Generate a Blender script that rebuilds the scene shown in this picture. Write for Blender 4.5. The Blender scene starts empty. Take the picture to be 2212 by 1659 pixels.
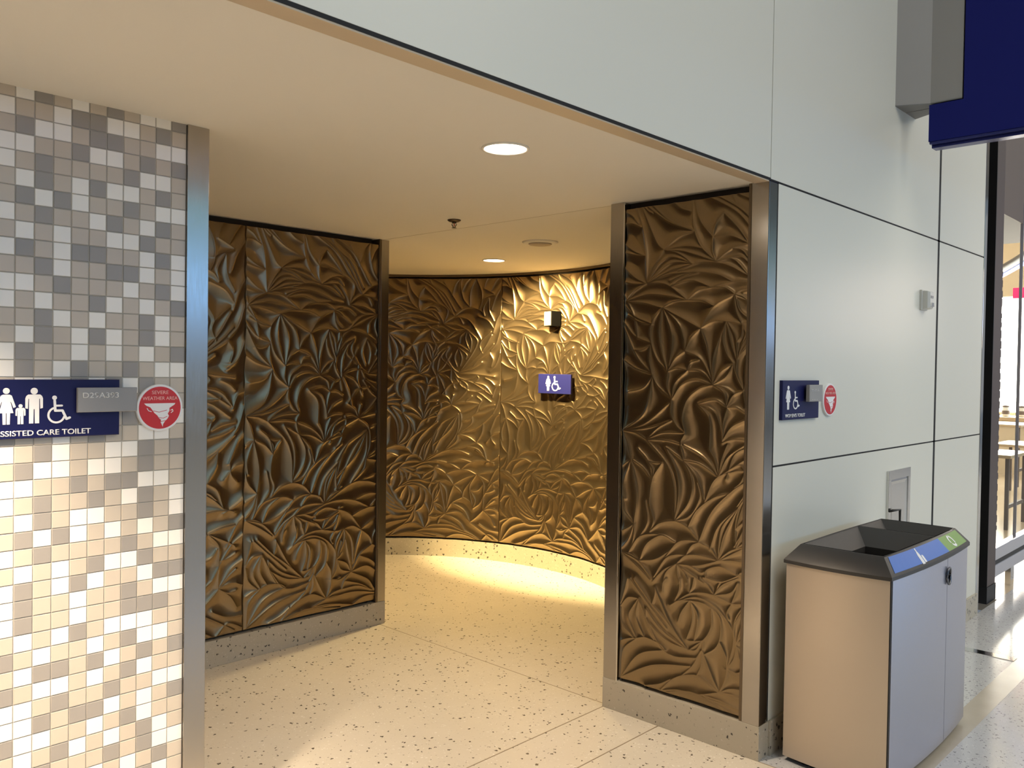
import bpy, bmesh, math, random
import numpy as np
from mathutils import Vector, Matrix

S = bpy.context.scene
COL = S.collection
PI = math.pi
R = math.radians

# ------------------------------------------------------------------ camera, exposure, world, lights
def camera():
    yaw, pit, rol = R(46.4667), R(1.0615), R(.8605)
    fw = Vector((math.sin(yaw)*math.cos(pit), math.cos(yaw)*math.cos(pit), -math.sin(pit)))
    rt = Vector((math.cos(yaw), -math.sin(yaw), 0))
    up = rt.cross(fw)
    r2 = math.cos(rol)*rt + math.sin(rol)*up
    u2 = -math.sin(rol)*rt + math.cos(rol)*up
    m = Matrix((r2, u2, -fw)).transposed().to_4x4()
    m.translation = Vector((0, 0, 1.65))
    c = bpy.data.cameras.new('camera')
    c.sensor_width = 36; c.lens = 36*1840/2212
    c.clip_start = .05; c.clip_end = 200
    o = bpy.data.objects.new('camera', c)
    COL.objects.link(o); o.matrix_world = m
    S.camera = o
camera()
S.view_settings.view_transform = 'Standard'
S.view_settings.look = 'None'
S.view_settings.gamma = 1
S.view_settings.use_curve_mapping = False
S.view_settings.exposure = 0
S.cycles.max_bounces = 10
S.cycles.diffuse_bounces = 6
S.cycles.glossy_bounces = 6
S.cycles.sample_clamp_indirect = 6
S.cycles.caustics_reflective = True

W = bpy.data.worlds.new('World'); S.world = W; W.use_nodes = True
W.node_tree.nodes['Background'].inputs[0].default_value = (.62, .72, .85, 1)
W.node_tree.nodes['Background'].inputs[1].default_value = .25

def light(kind, name, loc, energy, color, size=1, size_y=None, target=None, spot=None, blend=.5):
    l = bpy.data.lights.new(name, kind)
    l.energy = energy; l.color = color
    if kind == 'AREA':
        l.size = size
        if size_y: l.shape = 'RECTANGLE'; l.size_y = size_y
    else:
        l.shadow_soft_size = size
    if kind == 'SPOT': l.spot_size = R(spot); l.spot_blend = blend
    o = bpy.data.objects.new(name, l); COL.objects.link(o); o.location = loc
    d = (Vector(target) if target else Vector(loc)+Vector((0, 0, -1))) - Vector(loc)
    o.rotation_euler = d.to_track_quat('-Z', 'Y').to_euler()
    return o
# hall lighting: one broad area light for the unseen hall lamps, plus added fills
for hx, hp in [(7.0, 800)]: light('AREA', 'hall_light', (hx, -4.2, 6.3), hp, (1, .94, .83), 14, 7)
light('AREA', 'hall_end_fill', (24, -3, 3.2), 14, (1, .88, .76), 8, 5, target=(0, -1.5, 1.6))  # added warm fill on the hall front; no window is built at that end
light('AREA', 'shop_side_fill', (7.3, .5, 2.2), 4.5, (1, .80, .66), .7, .7, target=(6.4, 1.69, 1.5))  # added fill to brighten the panels near the shop; no fixture there
# ------------------------------------------------------------------ materials
def mat(name, col, rough=.5, metal=0, bump=0, bscale=200, emit=None, estr=0, aniso=0, coat=0, spec=.5, var=0):
    m = bpy.data.materials.new(name); m.use_nodes = True
    nt = m.node_tree; b = nt.nodes['Principled BSDF']
    b.inputs['Base Color'].default_value = (*col, 1)
    b.inputs['Roughness'].default_value = rough
    b.inputs['Metallic'].default_value = metal
    b.inputs['Specular IOR Level'].default_value = spec
    b.inputs['Anisotropic'].default_value = aniso
    b.inputs['Coat Weight'].default_value = coat
    if emit: b.inputs['Emission Color'].default_value = (*emit, 1); b.inputs['Emission Strength'].default_value = estr
    tc = nt.nodes.new('ShaderNodeTexCoord')
    n = nt.nodes.new('ShaderNodeTexNoise'); n.inputs['Scale'].default_value = bscale; n.inputs['Detail'].default_value = 4
    nt.links.new(tc.outputs['Object'], n.inputs['Vector'])
    if bump:
        bp = nt.nodes.new('ShaderNodeBump'); bp.inputs['Strength'].default_value = bump; bp.inputs['Distance'].default_value = .002
        nt.links.new(n.outputs['Fac'], bp.inputs['Height']); nt.links.new(bp.outputs['Normal'], b.inputs['Normal'])
    if var:
        mx = nt.nodes.new('ShaderNodeMix'); mx.data_type = 'RGBA'
        mx.inputs['A'].default_value = (*[c*(1-var) for c in col], 1); mx.inputs['B'].default_value = (*[min(1, c*(1+var)) for c in col], 1)
        nt.links.new(n.outputs['Fac'], mx.inputs['Factor']); nt.links.new(mx.outputs['Result'], b.inputs['Base Color'])
    return m

def brushed(name, col, rough, sc):
    m = mat(name, col, rough, 1)
    nt = m.node_tree; b = nt.nodes['Principled BSDF']
    tc = nt.nodes.new('ShaderNodeTexCoord'); mp = nt.nodes.new('ShaderNodeMapping'); mp.inputs['Scale'].default_value = sc
    n = nt.nodes.new('ShaderNodeTexNoise'); n.inputs['Scale'].default_value = 60; n.inputs['Detail'].default_value = 6
    rg = nt.nodes.new('ShaderNodeMapRange'); rg.inputs['To Min'].default_value = rough*.75; rg.inputs['To Max'].default_value = rough*1.3
    nt.links.new(tc.outputs['Object'], mp.inputs['Vector']); nt.links.new(mp.outputs['Vector'], n.inputs['Vector'])
    nt.links.new(n.outputs['Fac'], rg.inputs['Value']); nt.links.new(rg.outputs['Result'], b.inputs['Roughness'])
    return m

def terrazzo(name, base, dark, light_, scale=30, thr=.78, rad=.2, rough=.16, rough_n=True, amp=1.0):
    m = bpy.data.materials.new(name); m.use_nodes = True
    nt = m.node_tree; L = nt.links; b = nt.nodes['Principled BSDF']
    b.inputs['Roughness'].default_value = rough
    tc = nt.nodes.new('ShaderNodeTexCoord')
    def layer(scale, thr, rad, seed):
        mp = nt.nodes.new('ShaderNodeMapping'); mp.inputs['Location'].default_value = (seed, seed*.7, seed*.3)
        L.new(tc.outputs['Object'], mp.inputs['Vector'])
        nz = nt.nodes.new('ShaderNodeTexNoise'); nz.inputs['Scale'].default_value = scale*2.2
        L.new(mp.outputs['Vector'], nz.inputs['Vector'])
        ad = nt.nodes.new('ShaderNodeMix'); ad.data_type = 'RGBA'; ad.blend_type = 'LINEAR_LIGHT'; ad.inputs['Factor'].default_value = .012
        L.new(mp.outputs['Vector'], ad.inputs['A']); L.new(nz.outputs['Color'], ad.inputs['B'])
        v = nt.nodes.new('ShaderNodeTexVoronoi'); v.inputs['Scale'].default_value = scale
        L.new(ad.outputs['Result'], v.inputs['Vector'])
        sp = nt.nodes.new('ShaderNodeSeparateColor'); L.new(v.outputs['Color'], sp.inputs['Color'])
        g = nt.nodes.new('ShaderNodeMath'); g.operation = 'GREATER_THAN'; g.inputs[1].default_value = thr; L.new(sp.outputs['Red'], g.inputs[0])
        r = nt.nodes.new('ShaderNodeMath'); r.operation = 'MULTIPLY'; r.inputs[1].default_value = rad; L.new(sp.outputs['Green'], r.inputs[0])
        r2 = nt.nodes.new('ShaderNodeMath'); r2.operation = 'ADD'; r2.inputs[1].default_value = rad*.45; L.new(r.outputs[0], r2.inputs[0])
        d = nt.nodes.new('ShaderNodeMath'); d.operation = 'LESS_THAN'; L.new(v.outputs['Distance'], d.inputs[0]); L.new(r2.outputs[0], d.inputs[1])
        o = nt.nodes.new('ShaderNodeMath'); o.operation = 'MULTIPLY'; L.new(g.outputs[0], o.inputs[0]); L.new(d.outputs[0], o.inputs[1])
        return o.outputs[0]
    big = nt.nodes.new('ShaderNodeTexNoise'); big.inputs['Scale'].default_value = 5; big.inputs['Detail'].default_value = 5
    L.new(tc.outputs['Object'], big.inputs['Vector'])
    m0 = nt.nodes.new('ShaderNodeMix'); m0.data_type = 'RGBA'
    m0.inputs['A'].default_value = (*[c*.94 for c in base], 1); m0.inputs['B'].default_value = (*[min(1, c*1.05) for c in base], 1)
    L.new(big.outputs['Fac'], m0.inputs['Factor']); cur = m0.outputs['Result']
    mid = [a*.45+d*.55 for a, d in zip(base, dark)]
    for sc, th, rd, sd, colr, al in ((scale*1.5, .55, rad, 3.1, light_, .55), (scale*1.7, thr-.05, rad*.8, 9.7, mid, .6*amp), (scale, thr, rad, 0, dark, .95)):
        f = layer(sc, th, rd, sd)
        k = nt.nodes.new('ShaderNodeMath'); k.operation = 'MULTIPLY'; k.inputs[1].default_value = al; L.new(f, k.inputs[0])
        mx = nt.nodes.new('ShaderNodeMix'); mx.data_type = 'RGBA'; L.new(k.outputs[0], mx.inputs['Factor']); L.new(cur, mx.inputs['A']); mx.inputs['B'].default_value = (*colr, 1)
        cur = mx.outputs['Result']
    L.new(cur, b.inputs['Base Color'])
    return m

M = {}
M['ceil'] = mat('painted_ceiling', (.74, .70, .63), .75, bump=.05, bscale=120)
M['facade'] = mat('satin_wall_panel', (.69, .68, .595), .34, bump=.0)
M['joint'] = mat('black_joint', (.008, .008, .009), .8)
M['tan_trim'] = mat('tan_soffit_trim', (.52, .42, .30), .5)
M['tileW'] = mat('tile_white', (.90, .865, .80), .25)
M['tileB'] = mat('tile_beige', (.55, .485, .40), .28, var=.05, bscale=9)
M['tileG'] = mat('tile_grey', (.32, .297, .27), .3, var=.05, bscale=9)
M['grout'] = mat('tile_grout', (.40, .37, .32), .8)
M['steel'] = brushed('brushed_steel', (.42, .39, .355), .2, (3, 3, .3))
M['polished'] = mat('polished_steel', (.72, .71, .69), .09, 1)
M['bronze'] = mat('bronze_relief', (.265, .193, .11), 0.28, 0.95)
M['bronze_dark'] = mat('bronze_edge', (.16, .12, .08), .4, .8)
M['dark_gap'] = mat('dark_reveal', (.02, .014, .01), .7)
M['cream'] = terrazzo('cream_terrazzo', (.66, .60, .49), (.07, .055, .04), (.85, .82, .74), 42, .60, .215, rough=.2)
M['base_t'] = terrazzo('grey_base_terrazzo', (.45, .405, .32), (.04, .035, .03), (.62, .58, .52), 38, .56, .24, rough=.3)
M['grey_t'] = terrazzo('grey_terrazzo', (.50, .505, .51), (.13, .13, .14), (.82, .82, .82), 62, .42, .24, rough=.13)
M['strip'] = mat('beige_floor_strip', (.42, .38, .31), .2, var=.15, bscale=6)
M['blue'] = mat('sign_blue', (.008, .009, .066), .42, spec=.25)
M['blue_big'] = mat('blade_blue', (.006, .010, .14), .55, spec=.2)
M['white'] = mat('sign_white', (.82, .82, .82), .5)
M['greyplq'] = mat('plaque_grey', (.27, .27, .275), .45)
M['greytxt'] = mat('plaque_text', (.62, .62, .62), .5)
M['red'] = mat('sign_red', (.55, .022, .025), .35)
M['pinktxt'] = mat('sign_pale_text', (.85, .45, .42), .5)
M['greymetal'] = mat('grey_painted_metal', (.31, .30, .285), .45)
M['binplastic'] = mat('charcoal_plastic', (.036, .034, .033), .42, bump=.15, bscale=500)
M['binblack'] = mat('black_plastic_and_shade', (.005, .005, .005), 1.0, spec=0)
M['binend'] = mat('champagne_metal', (.55, .47, .38), .38, .55)
M['bindoor'] = mat('satin_aluminium', (.56, .57, .67), .27, .85)  # blue of the reflected windows is tinted into the base colour
M['stickblue'] = mat('sticker_blue', (.04, .16, .55), .4)
M['stickgreen'] = mat('sticker_green', (.20, .36, .09), .4)
M['offwhite'] = mat('device_white', (.60, .59, .54), .4)
M['sensorface'] = mat('sensor_face', (.17, .155, .12), .5)
M['chrome'] = mat('chrome', (.8, .8, .8), .08, 1)
M['darkchrome'] = mat('dark_chrome', (.16, .16, .17), .25, 1)
M['lamp'] = mat('lamp_glow', (1, 1, 1), .5, emit=(1, .90, .76), estr=14)
M['lamprim'] = mat('lamp_trim', (.75, .72, .66), .4)
M['black'] = mat('black_paint', (.012, .011, .01), .45)
M['brownpost'] = mat('brown_post', (.085, .062, .055), .5)
M['brass'] = mat('dark_brass', (.10, .07, .045), .35, .9)
M['railm'] = mat('satin_rail', (.66, .66, .72), .3, .7)
M['shopfloor'] = mat('shop_floor', (.62, .52, .38), .16, var=.1, bscale=3)
M['shopwall'] = mat('shop_cream', (.72, .62, .46), .6)
M['wood'] = mat('pale_wood', (.62, .47, .29), .4, var=.12, bscale=12)
M['soffit'] = mat('brown_soffit', (.13, .10, .085), .6)
M['daylit'] = mat('daylit_window', (1, 1, 1), .5, emit=(1, .97, .9), estr=7)
M['paneL'] = mat('hall_pane_low', (.02, .02, .02), .3, emit=(.20, .235, .25), estr=1.25)
M['paneM'] = mat('hall_pane_mid', (.02, .02, .02), .3, emit=(.22, .50, 1.0), estr=1.25*3.4)
M['paneT'] = mat('hall_pane_top', (.02, .02, .02), .3, emit=(.24, .46, .5), estr=1.25*1.15)
M['hallwall'] = mat('hall_wall', (.25, .23, .2), .7)
M['hallceil'] = mat('hall_ceiling', (.38, .31, .24), .7)
M['glass'] = mat('jar_glass', (.7, .72, .7), .1)
M['pink'] = mat('red_shop_sign', (.8, .02, .10), .4, emit=(1, .02, .12), estr=1.0)

# ------------------------------------------------------------------ mesh helpers
def link(name, me, parent=None, smooth=False):
    o = bpy.data.objects.new(name, me); COL.objects.link(o)
    if parent: o.parent = parent
    if smooth:
        me.polygons.foreach_set('use_smooth', [True]*len(me.polygons))
    return o

class MB:
    """collects boxes, prisms, tubes and lathes into one mesh"""
    def __init__(s): s.bm = bmesh.new(); s.k = 0
    def box(s, x0, x1, y0, y1, z0, z1, bevel=0, mi=0):
        n0 = len(s.bm.faces)
        t = bmesh.new()
        bmesh.ops.create_cube(t, size=1)
        for v in t.verts: v.co = Vector(((x0+x1)/2+v.co.x*(x1-x0), (y0+y1)/2+v.co.y*(y1-y0), (z0+z1)/2+v.co.z*(z1-z0)))
        if bevel: bmesh.ops.bevel(t, geom=list(t.edges), offset=bevel, segments=2, affect='EDGES', profile=.6)
        s._join(t, mi); return s
    def _join(s, t, mi):
        t.verts.index_update()
        mp = [s.bm.verts.new(v.co) for v in t.verts]
        for f in t.faces:
            try: nf = s.bm.faces.new([mp[v.index] for v in f.verts]); nf.material_index = mi
            except ValueError: pass
        t.free()
    def prism(s, pts, fr, d0, d1, mi=0):
        """polygon pts (a,b) in frame fr=(origin, a, b, n) extruded from d0 to d1 along n"""
        o, a, b, n = fr
        s.k += 1; d1 = d1+(1.6e-5*(s.k % 23) if d1 > 0 else 0)      # overlapping pieces never lie in one plane
        lo = [s.bm.verts.new(o+a*p[0]+b*p[1]+n*d0) for p in pts]
        hi = [s.bm.verts.new(o+a*p[0]+b*p[1]+n*d1) for p in pts]
        k = len(pts)
        fs = [s.bm.faces.new(hi), s.bm.faces.new(lo[::-1])]
        for i in range(k): fs.append(s.bm.faces.new((lo[i], lo[(i+1) % k], hi[(i+1) % k], hi[i])))
        for f in fs: f.material_index = mi
        return s
    def loft(s, rings, close=True, cap=True, mi=0):
        vs = [[s.bm.verts.new(p) for p in r] for r in rings]
        for r0, r1 in zip(vs, vs[1:]):
            k = len(r0)
            for i in range(k if close else k-1):
                f = s.bm.faces.new((r0[i], r0[(i+1) % k], r1[(i+1) % k], r1[i])); f.material_index = mi
        if cap:
            for r in (vs[0][::-1], vs[-1]): f = s.bm.faces.new(r); f.material_index = mi
        return s
    def lathe(s, prof, c, seg=40, mi=0, cap=True):
        rings = [[Vector((c[0]+r*math.cos(2*PI*i/seg), c[1]+r*math.sin(2*PI*i/seg), z)) for i in range(seg)] for r, z in prof]
        return s.loft(rings, True, cap, mi)
    def tube(s, pts, r, seg=10, mi=0, closed=False):
        pts = [Vector(p) for p in pts]; rings = []
        n = len(pts)
        for i, p in enumerate(pts):
            if closed: d = pts[(i+1) % n]-pts[i-1]
            else: d = pts[min(i+1, n-1)]-pts[max(i-1, 0)]
            d.normalize(); q = d.to_track_quat('Z', 'Y')
            rings.append([p+q @ Vector((r*math.cos(2*PI*k/seg), r*math.sin(2*PI*k/seg), 0)) for k in range(seg)])
        if closed: rings.append(rings[0])
        return s.loft(rings, True, not closed, mi)
    def build(s, name, mats, parent=None, smooth=False, angle=None):
        bmesh.ops.recalc_face_normals(s.bm, faces=s.bm.faces[:])
        me = bpy.data.meshes.new(name); s.bm.to_mesh(me); s.bm.free()
        for m in (mats if isinstance(mats, (list, tuple)) else [mats]): me.materials.append(m)
        o = link(name, me, parent, smooth or angle is not None)
        if angle is not None: me.set_sharp_from_angle(angle=R(angle))
        return o

def tag(o, label, cat, group=None):
    o['label'] = label; o['category'] = cat
    if group: o['group'] = group
    return o
def struct(o): o['kind'] = 'structure'; return o
def thing(name, loc, label, cat, group=None):
    o = bpy.data.objects.new(name, None); COL.objects.link(o); o.location = loc
    o.empty_display_size = .05
    return tag(o, label, cat, group)
def adopt(root, *kids):
    """parts are built in place: hang them on the thing without moving them"""
    bpy.context.view_layer.update()
    for k in kids:
        k.parent = root; k.matrix_parent_inverse = Matrix.Translation(-Vector(root.location))
XA, YA, ZA = Vector((1, 0, 0)), Vector((0, 1, 0)), Vector((0, 0, 1))
def fr_front(x, y, z): return (Vector((x, y, z)), XA, ZA, -YA)      # plane that faces the hall
def circle(r, c=(0, 0), n=48, ry=None): return [(c[0]+r*math.cos(2*PI*i/n), c[1]+(ry or r)*math.sin(2*PI*i/n)) for i in range(n)]

def stroke(mb, pts, w, fr, d0, d1, sx=1, ox=0, oy=0, sc=1, mi=0):
    for (ax, ay), (bx, by) in zip(pts, pts[1:]):
        dx, dy = bx-ax, by-ay; l = math.hypot(dx, dy) or 1; nx, ny = -dy/l*w/2, dx/l*w/2
        q = [(ax+nx, ay+ny), (ax-nx, ay-ny), (bx-nx, by-ny), (bx+nx, by+ny)]
        mb.prism([(ox+p[0]*sc*sx, oy+p[1]*sc) for p in q], fr, d0, d1, mi)
    for p in pts: mb.prism([(ox+(p[0]+c[0])*sc*sx, oy+(p[1]+c[1])*sc) for c in circle(w/2, n=14)], fr, d0, d1, mi)

def woman(mb, fr, x, z, h, d0, d1, sx=1):
    P = lambda pts: mb.prism([(x+p[0]*h*sx, z+p[1]*h) for p in pts], fr, d0, d1)
    P(circle(.083, (0, .915), 28))
    P([(-.13, .79), (-.08, .815), (.08, .815), (.13, .79), (.105, .60), (.175, .31), (-.175, .31), (-.105, .60)])
    for s in (-1, 1):
        q = [(.09, .81), (.135, .785), (.235, .475), (.175, .45), (.10, .66)]
        P([(s*a, b) for a, b in (q if s > 0 else q[::-1])])
        q = [(.01, .31), (.095, .31), (.085, 0), (.012, 0)]
        P([(s*a, b) for a, b in (q if s > 0 else q[::-1])])
def man(mb, fr, x, z, h, d0, d1, fat=1):
    P = lambda pts: mb.prism([(x+p[0]*h*fat, z+p[1]*h) for p in pts], fr, d0, d1)
    P(circle(.092, (0, .905), 28))
    P([(-.19, .78), (-.15, .81), (.15, .81), (.19, .78), (.13, .68), (.13, .40), (-.13, .40), (-.13, .68)])
    for s in (-1, 1):
        q = [(.135, .80), (.20, .77), (.225, .70), (.225, .43), (.16, .41), (.15, .66)]
        P([(s*a, b) for a, b in (q if s > 0 else q[::-1])])
        q = [(.012, .41), (.13, .41), (.13, 0), (.02, 0)]
        P([(s*a, b) for a, b in (q if s > 0 else q[::-1])])
def wheelchair(mb, fr, x, z, h, d0, d1, sx=1):
    mb.prism([(x+p[0]*h*sx, z+p[1]*h) for p in circle(.08, (-.12, .92), 28)], fr, d0, d1)
    stroke(mb, [(-.115, .82), (-.095, .45), (.15, .45), (.29, .14), (.40, .185)], .085, fr, d0, d1, sx, x, z, h)
    stroke(mb, [(-.10, .63), (.13, .63)], .07, fr, d0, d1, sx, x, z, h)
    arc = [(-.055+.27*math.cos(R(t)), .29+.27*math.sin(R(t))) for t in range(112, 352, 8)]
    stroke(mb, arc, .07, fr, d0, d1, sx, x, z, h)

def text(name, s, fr, x, z, width, mat_, parent=None, depth=.001, d0=.0005, bold=0, height=None, align='LEFT'):
    cu = bpy.data.curves.new(name, 'FONT'); cu.body = s; cu.size = 1; cu.offset = bold; cu.align_x = 'LEFT'
    t = bpy.data.objects.new(name+'_t', cu); COL.objects.link(t)
    bpy.context.view_layer.update()
    dg = bpy.context.evaluated_depsgraph_get()
    me = bpy.data.meshes.new_from_object(t.evaluated_get(dg))
    bpy.data.objects.remove(t); bpy.data.curves.remove(cu)
    co = np.array([v.co[:] for v in me.vertices]); mn, mx = co.min(0), co.max(0)
    k = width/(mx[0]-mn[0]); kz = height/(mx[1]-mn[1]) if height else k
    xo = x - (width/2 if align == 'CENTER' else 0)
    o, a, b, n = fr
    for v, c in zip(me.vertices, co): v.co = o+a*(xo+(c[0]-mn[0])*k)+b*(z+(c[1]-mn[1])*kz)+n*(d0+depth)
    bm = bmesh.new(); bm.from_mesh(me)
    r = bmesh.ops.extrude_face_region(bm, geom=bm.faces[:])
    for g in r['geom']:
        if isinstance(g, bmesh.types.BMVert): g.co -= n*depth
    bmesh.ops.recalc_face_normals(bm, faces=bm.faces[:]); bm.to_mesh(me); bm.free()
    me.materials.clear(); me.materials.append(mat_)
    return link(name, me, parent)

# ------------------------------------------------------------------ measures of the place (metres)
YF = 1.692            # plane of the hall front
HC = 2.452            # niche ceiling
CX, CY, CR = 3.4604, 4.5341, 1.809   # curved wall: centre and radius

# ------------------------------------------------------------------ floors
f = MB(); f.box(-6, 3.328, -1.0, 1.692, -.1, 0); f.box(-6, 6.4, 1.692, 6.9, -.1, 0)
struct(f.build('floor_niche', M['cream']))
f = MB(); f.box(-9, -6, -9, 1.692, -.1, 0); f.box(-6, 3.328, -9, -1.0, -.1, 0); f.box(3.328, 26, -9, 1.138, -.1, 0); f.box(3.328, 26, 1.25, 1.692, -.1, 0)
struct(f.build('floor_hall', M['grey_t']))
f = MB(); f.box(3.328, 26, 1.138, 1.25, -.1, .0006); struct(f.build('trim_1', M['strip']))
f = MB(); f.box(5.555, 5.63, 1.25, 1.692, -.05, .003); struct(f.build('trim_2', M['polished']))
M['jointfloor'] = mat('floor_joint', (.26, .20, .13), .6)
f = MB(); f.box(-4, 3.33, 2.512, 2.517, -.02, .0008); f.box(-4, 3.33, 2.192, 2.197, -.02, .0008); f.box(3.358, 3.3625, 2.5, 4.33, -.02, .0007)
f.box(3.326, 3.330, -1, 1.69, -.02, .0008)
struct(f.build('trim_3', M['jointfloor']))

# ------------------------------------------------------------------ niche ceiling with its soffit trim
c = MB(); c.box(-6, 6.4, 1.77, 6.9, HC, HC+.06); struct(c.build('ceiling_niche', M['ceil']))
c = MB(); c.box(3.357, 3.361, 2.5, 4.4, HC-.0006, HC+.01); struct(c.build('trim_4', mat('ceiling_seam', (.42, .36, .28), .7)))
c = MB(); c.box(-6, 3.328, YF+.003, 1.762, HC-.004, HC+.05, .0015); struct(c.build('trim_5', M['tan_trim']))
c = MB(); c.box(-6, 3.33, 1.762, 1.772, HC+.004, HC+.05); struct(c.build('trim_6', mat('grey_bead', (.22, .19, .16), .6)))  # thin grey line between soffit trim and ceiling

# ------------------------------------------------------------------ hall front: satin panels with black joints
GP = .0055
def facade():
    p = MB(); y0, y1 = YF, YF+.018
    V = (5.483, 5.518); E = 6.44; T = 6.5
    for x0, x1, z0, z1 in ((-6, 3.333, 2.464, T), (3.338, V[0], 2.4605, T), (V[1], E, 2.4605, T),
                           (3.410, V[0], 1.2495, 2.4515), (V[1], E, 1.2495, 2.4515), (3.410, V[0], .15, 1.2415), (V[1], E, .15, 1.2415),
                           (-6, -2.0, .15, 2.4515)):
        p.box(x0, x1, y0, y1, z0, z1, .0012)
    p.box(-9, -6, YF, YF+.05, 0, 6.5)
    p.box(7.0, 26, YF, YF+.2, 3.6, 6.5)
    struct(p.build('wall_front', M['facade']))
    p = MB(); p.box(3.40, 6.44, YF+.02, YF+.06, 0, 6.5); p.box(-6, 3.40, YF+.02, YF+.06, 2.456, 6.5); p.box(3.335, 3.40, YF+.02, YF+.06, 0, 2.456); p.box(-6, -2, YF+.02, YF+.06, 0, 2.456)
    struct(p.build('wall_front_backing', M['joint']))
    p = MB(); yj = YF+.0012
    p.box(V[0]-.001, V[1]+.001, yj, YF+.03, .15, T); p.box(3.403, 6.44, yj, YF+.03, 2.4512, 2.4608); p.box(3.408, 6.44, yj, YF+.03, 1.2412, 1.2498)
    p.box(-6, 3.405, yj, YF+.03, 2.4535, 2.4642); p.box(3.4005, 3.4105, yj, YF+.03, .15, 2.456)
    struct(p.build('trim_19', M['joint']))
    p = MB(); p.box(3.410, 6.452, YF-.012, YF+.02, 0, .15, .002); struct(p.build('baseboard_front', M['base_t']))
facade()

# ------------------------------------------------------------------ tile wall on the left
TILES = '''BWGBWBGBWWG
WBBWGGWWBGB
BGWWBGGBBWW
WWBBGWWBGBG
WBGBBBBGWWB
BWGBWGWWBGB
BGWGWBBGBWW
WBGBBWGBWGB
BWBWBBWWGBB
WGBWGGBBWGW
BBGWBBGGWBW
WWBGBBBWBGW
WBWBBGWBWBG
BBGWBWBBGWB
BWGBWGWBGWB
WGBBWBWBWBG
WGBWGBBGBWW
BWWBGWGWGBB
BGWBBWGBBWB
WBBGWBBGBWW
GBBWBGBBWWB
WBGWBBWWGBG
BGWWBWWBGBB
WWBBGBGGWWB
WBGBBGBWGBW
BWGBWWBBGBW
BGWGWBWBWBG
WBGBBBBGBWW
BWBWBGWWGBB
WGBWGWBBWGG
WGBBWBBGBWW
WGBBWBBGGGB
BWBWGBWWWBB
GBWBBWBGWWB
BWGGBGWBGBG
GBWWBWBGWBB
WWBGBBGBBWW
WWGBGGWBWBG
GWWBBWBGWBB
BWBGWBWBGWB
WBGBBBGBGWW
BBWWGWBWBGB
BBWBBBGWGWB
BGWBWBBBBBG
WBBGBWGBWBB
BWGBBGBWBGW
GBWBGBWBGBB
BWBGBWBGBWB'''.split()
# rows below the sign were read as one band: keep the reading of each band in its own row
def tile_wall():
    rnd = random.Random(5)
    pit = .05175; pz = .0512; yb = 2.785
    x_right = 1.325; ncol = 56; zt = 2.4208
    idx = {'W': 0, 'B': 1, 'G': 2}
    p = MB()
    for r in range(48):
        z1 = HC+.01 if r == 0 else zt-(r-1)*pz
        z0 = zt-r*pz
        if z1 < .002: break
        z0 = max(z0, .001)
        for c in range(ncol):
            k = 10-c
            t = TILES[r][k] if k >= 0 and r < len(TILES) else rnd.choice('WWBBBGB')
            x1 = x_right-c*pit
            g = .0009
            x0 = x1-pit
            a, b_, cc, d = x0+g, x1-g, z0+g, z1-g
            e = .0016
            yv = yb
            vs = [p.bm.verts.new(v) for v in ((a, yv+.003, cc), (b_, yv+.003, cc), (b_, yv+.003, d), (a, yv+.003, d),
                                             (a+e, yv, cc+e), (b_-e, yv, cc+e), (b_-e, yv, d-e), (a+e, yv, d-e))]
            for q in ((4, 5, 6, 7), (0, 1, 5, 4), (1, 2, 6, 5), (2, 3, 7, 6), (3, 0, 4, 7)):
                fc = p.bm.faces.new([vs[i] for i in q]); fc.material_index = idx[t]
    p.box(-1.7, x_right, yb+.0022, yb+.12, 0, HC, mi=3)
    struct(p.build('wall_left', [M['tileW'], M['tileB'], M['tileG'], M['grout']]))
tile_wall()
def post(name, x0, x1, y0, y1, z0, z1, m='steel', bev=.002):
    p = MB(); p.box(x0, x1, y0, y1, z0, z1, bev); return struct(p.build(name, M[m]))
post('trim_7', 1.3255, 1.402, 2.776, 2.95, 0, HC)
p = MB(); p.box(-6, -2, 1.74, 2.9, 0, HC); p.box(1.30, 1.39, 2.95, 4.36, 0, HC); p.box(-1.8, -1.7, 2.7, 2.9, 0, HC)
struct(p.build('wall_recess', mat('recess_wall', (.10, .08, .06), .6)))

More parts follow.
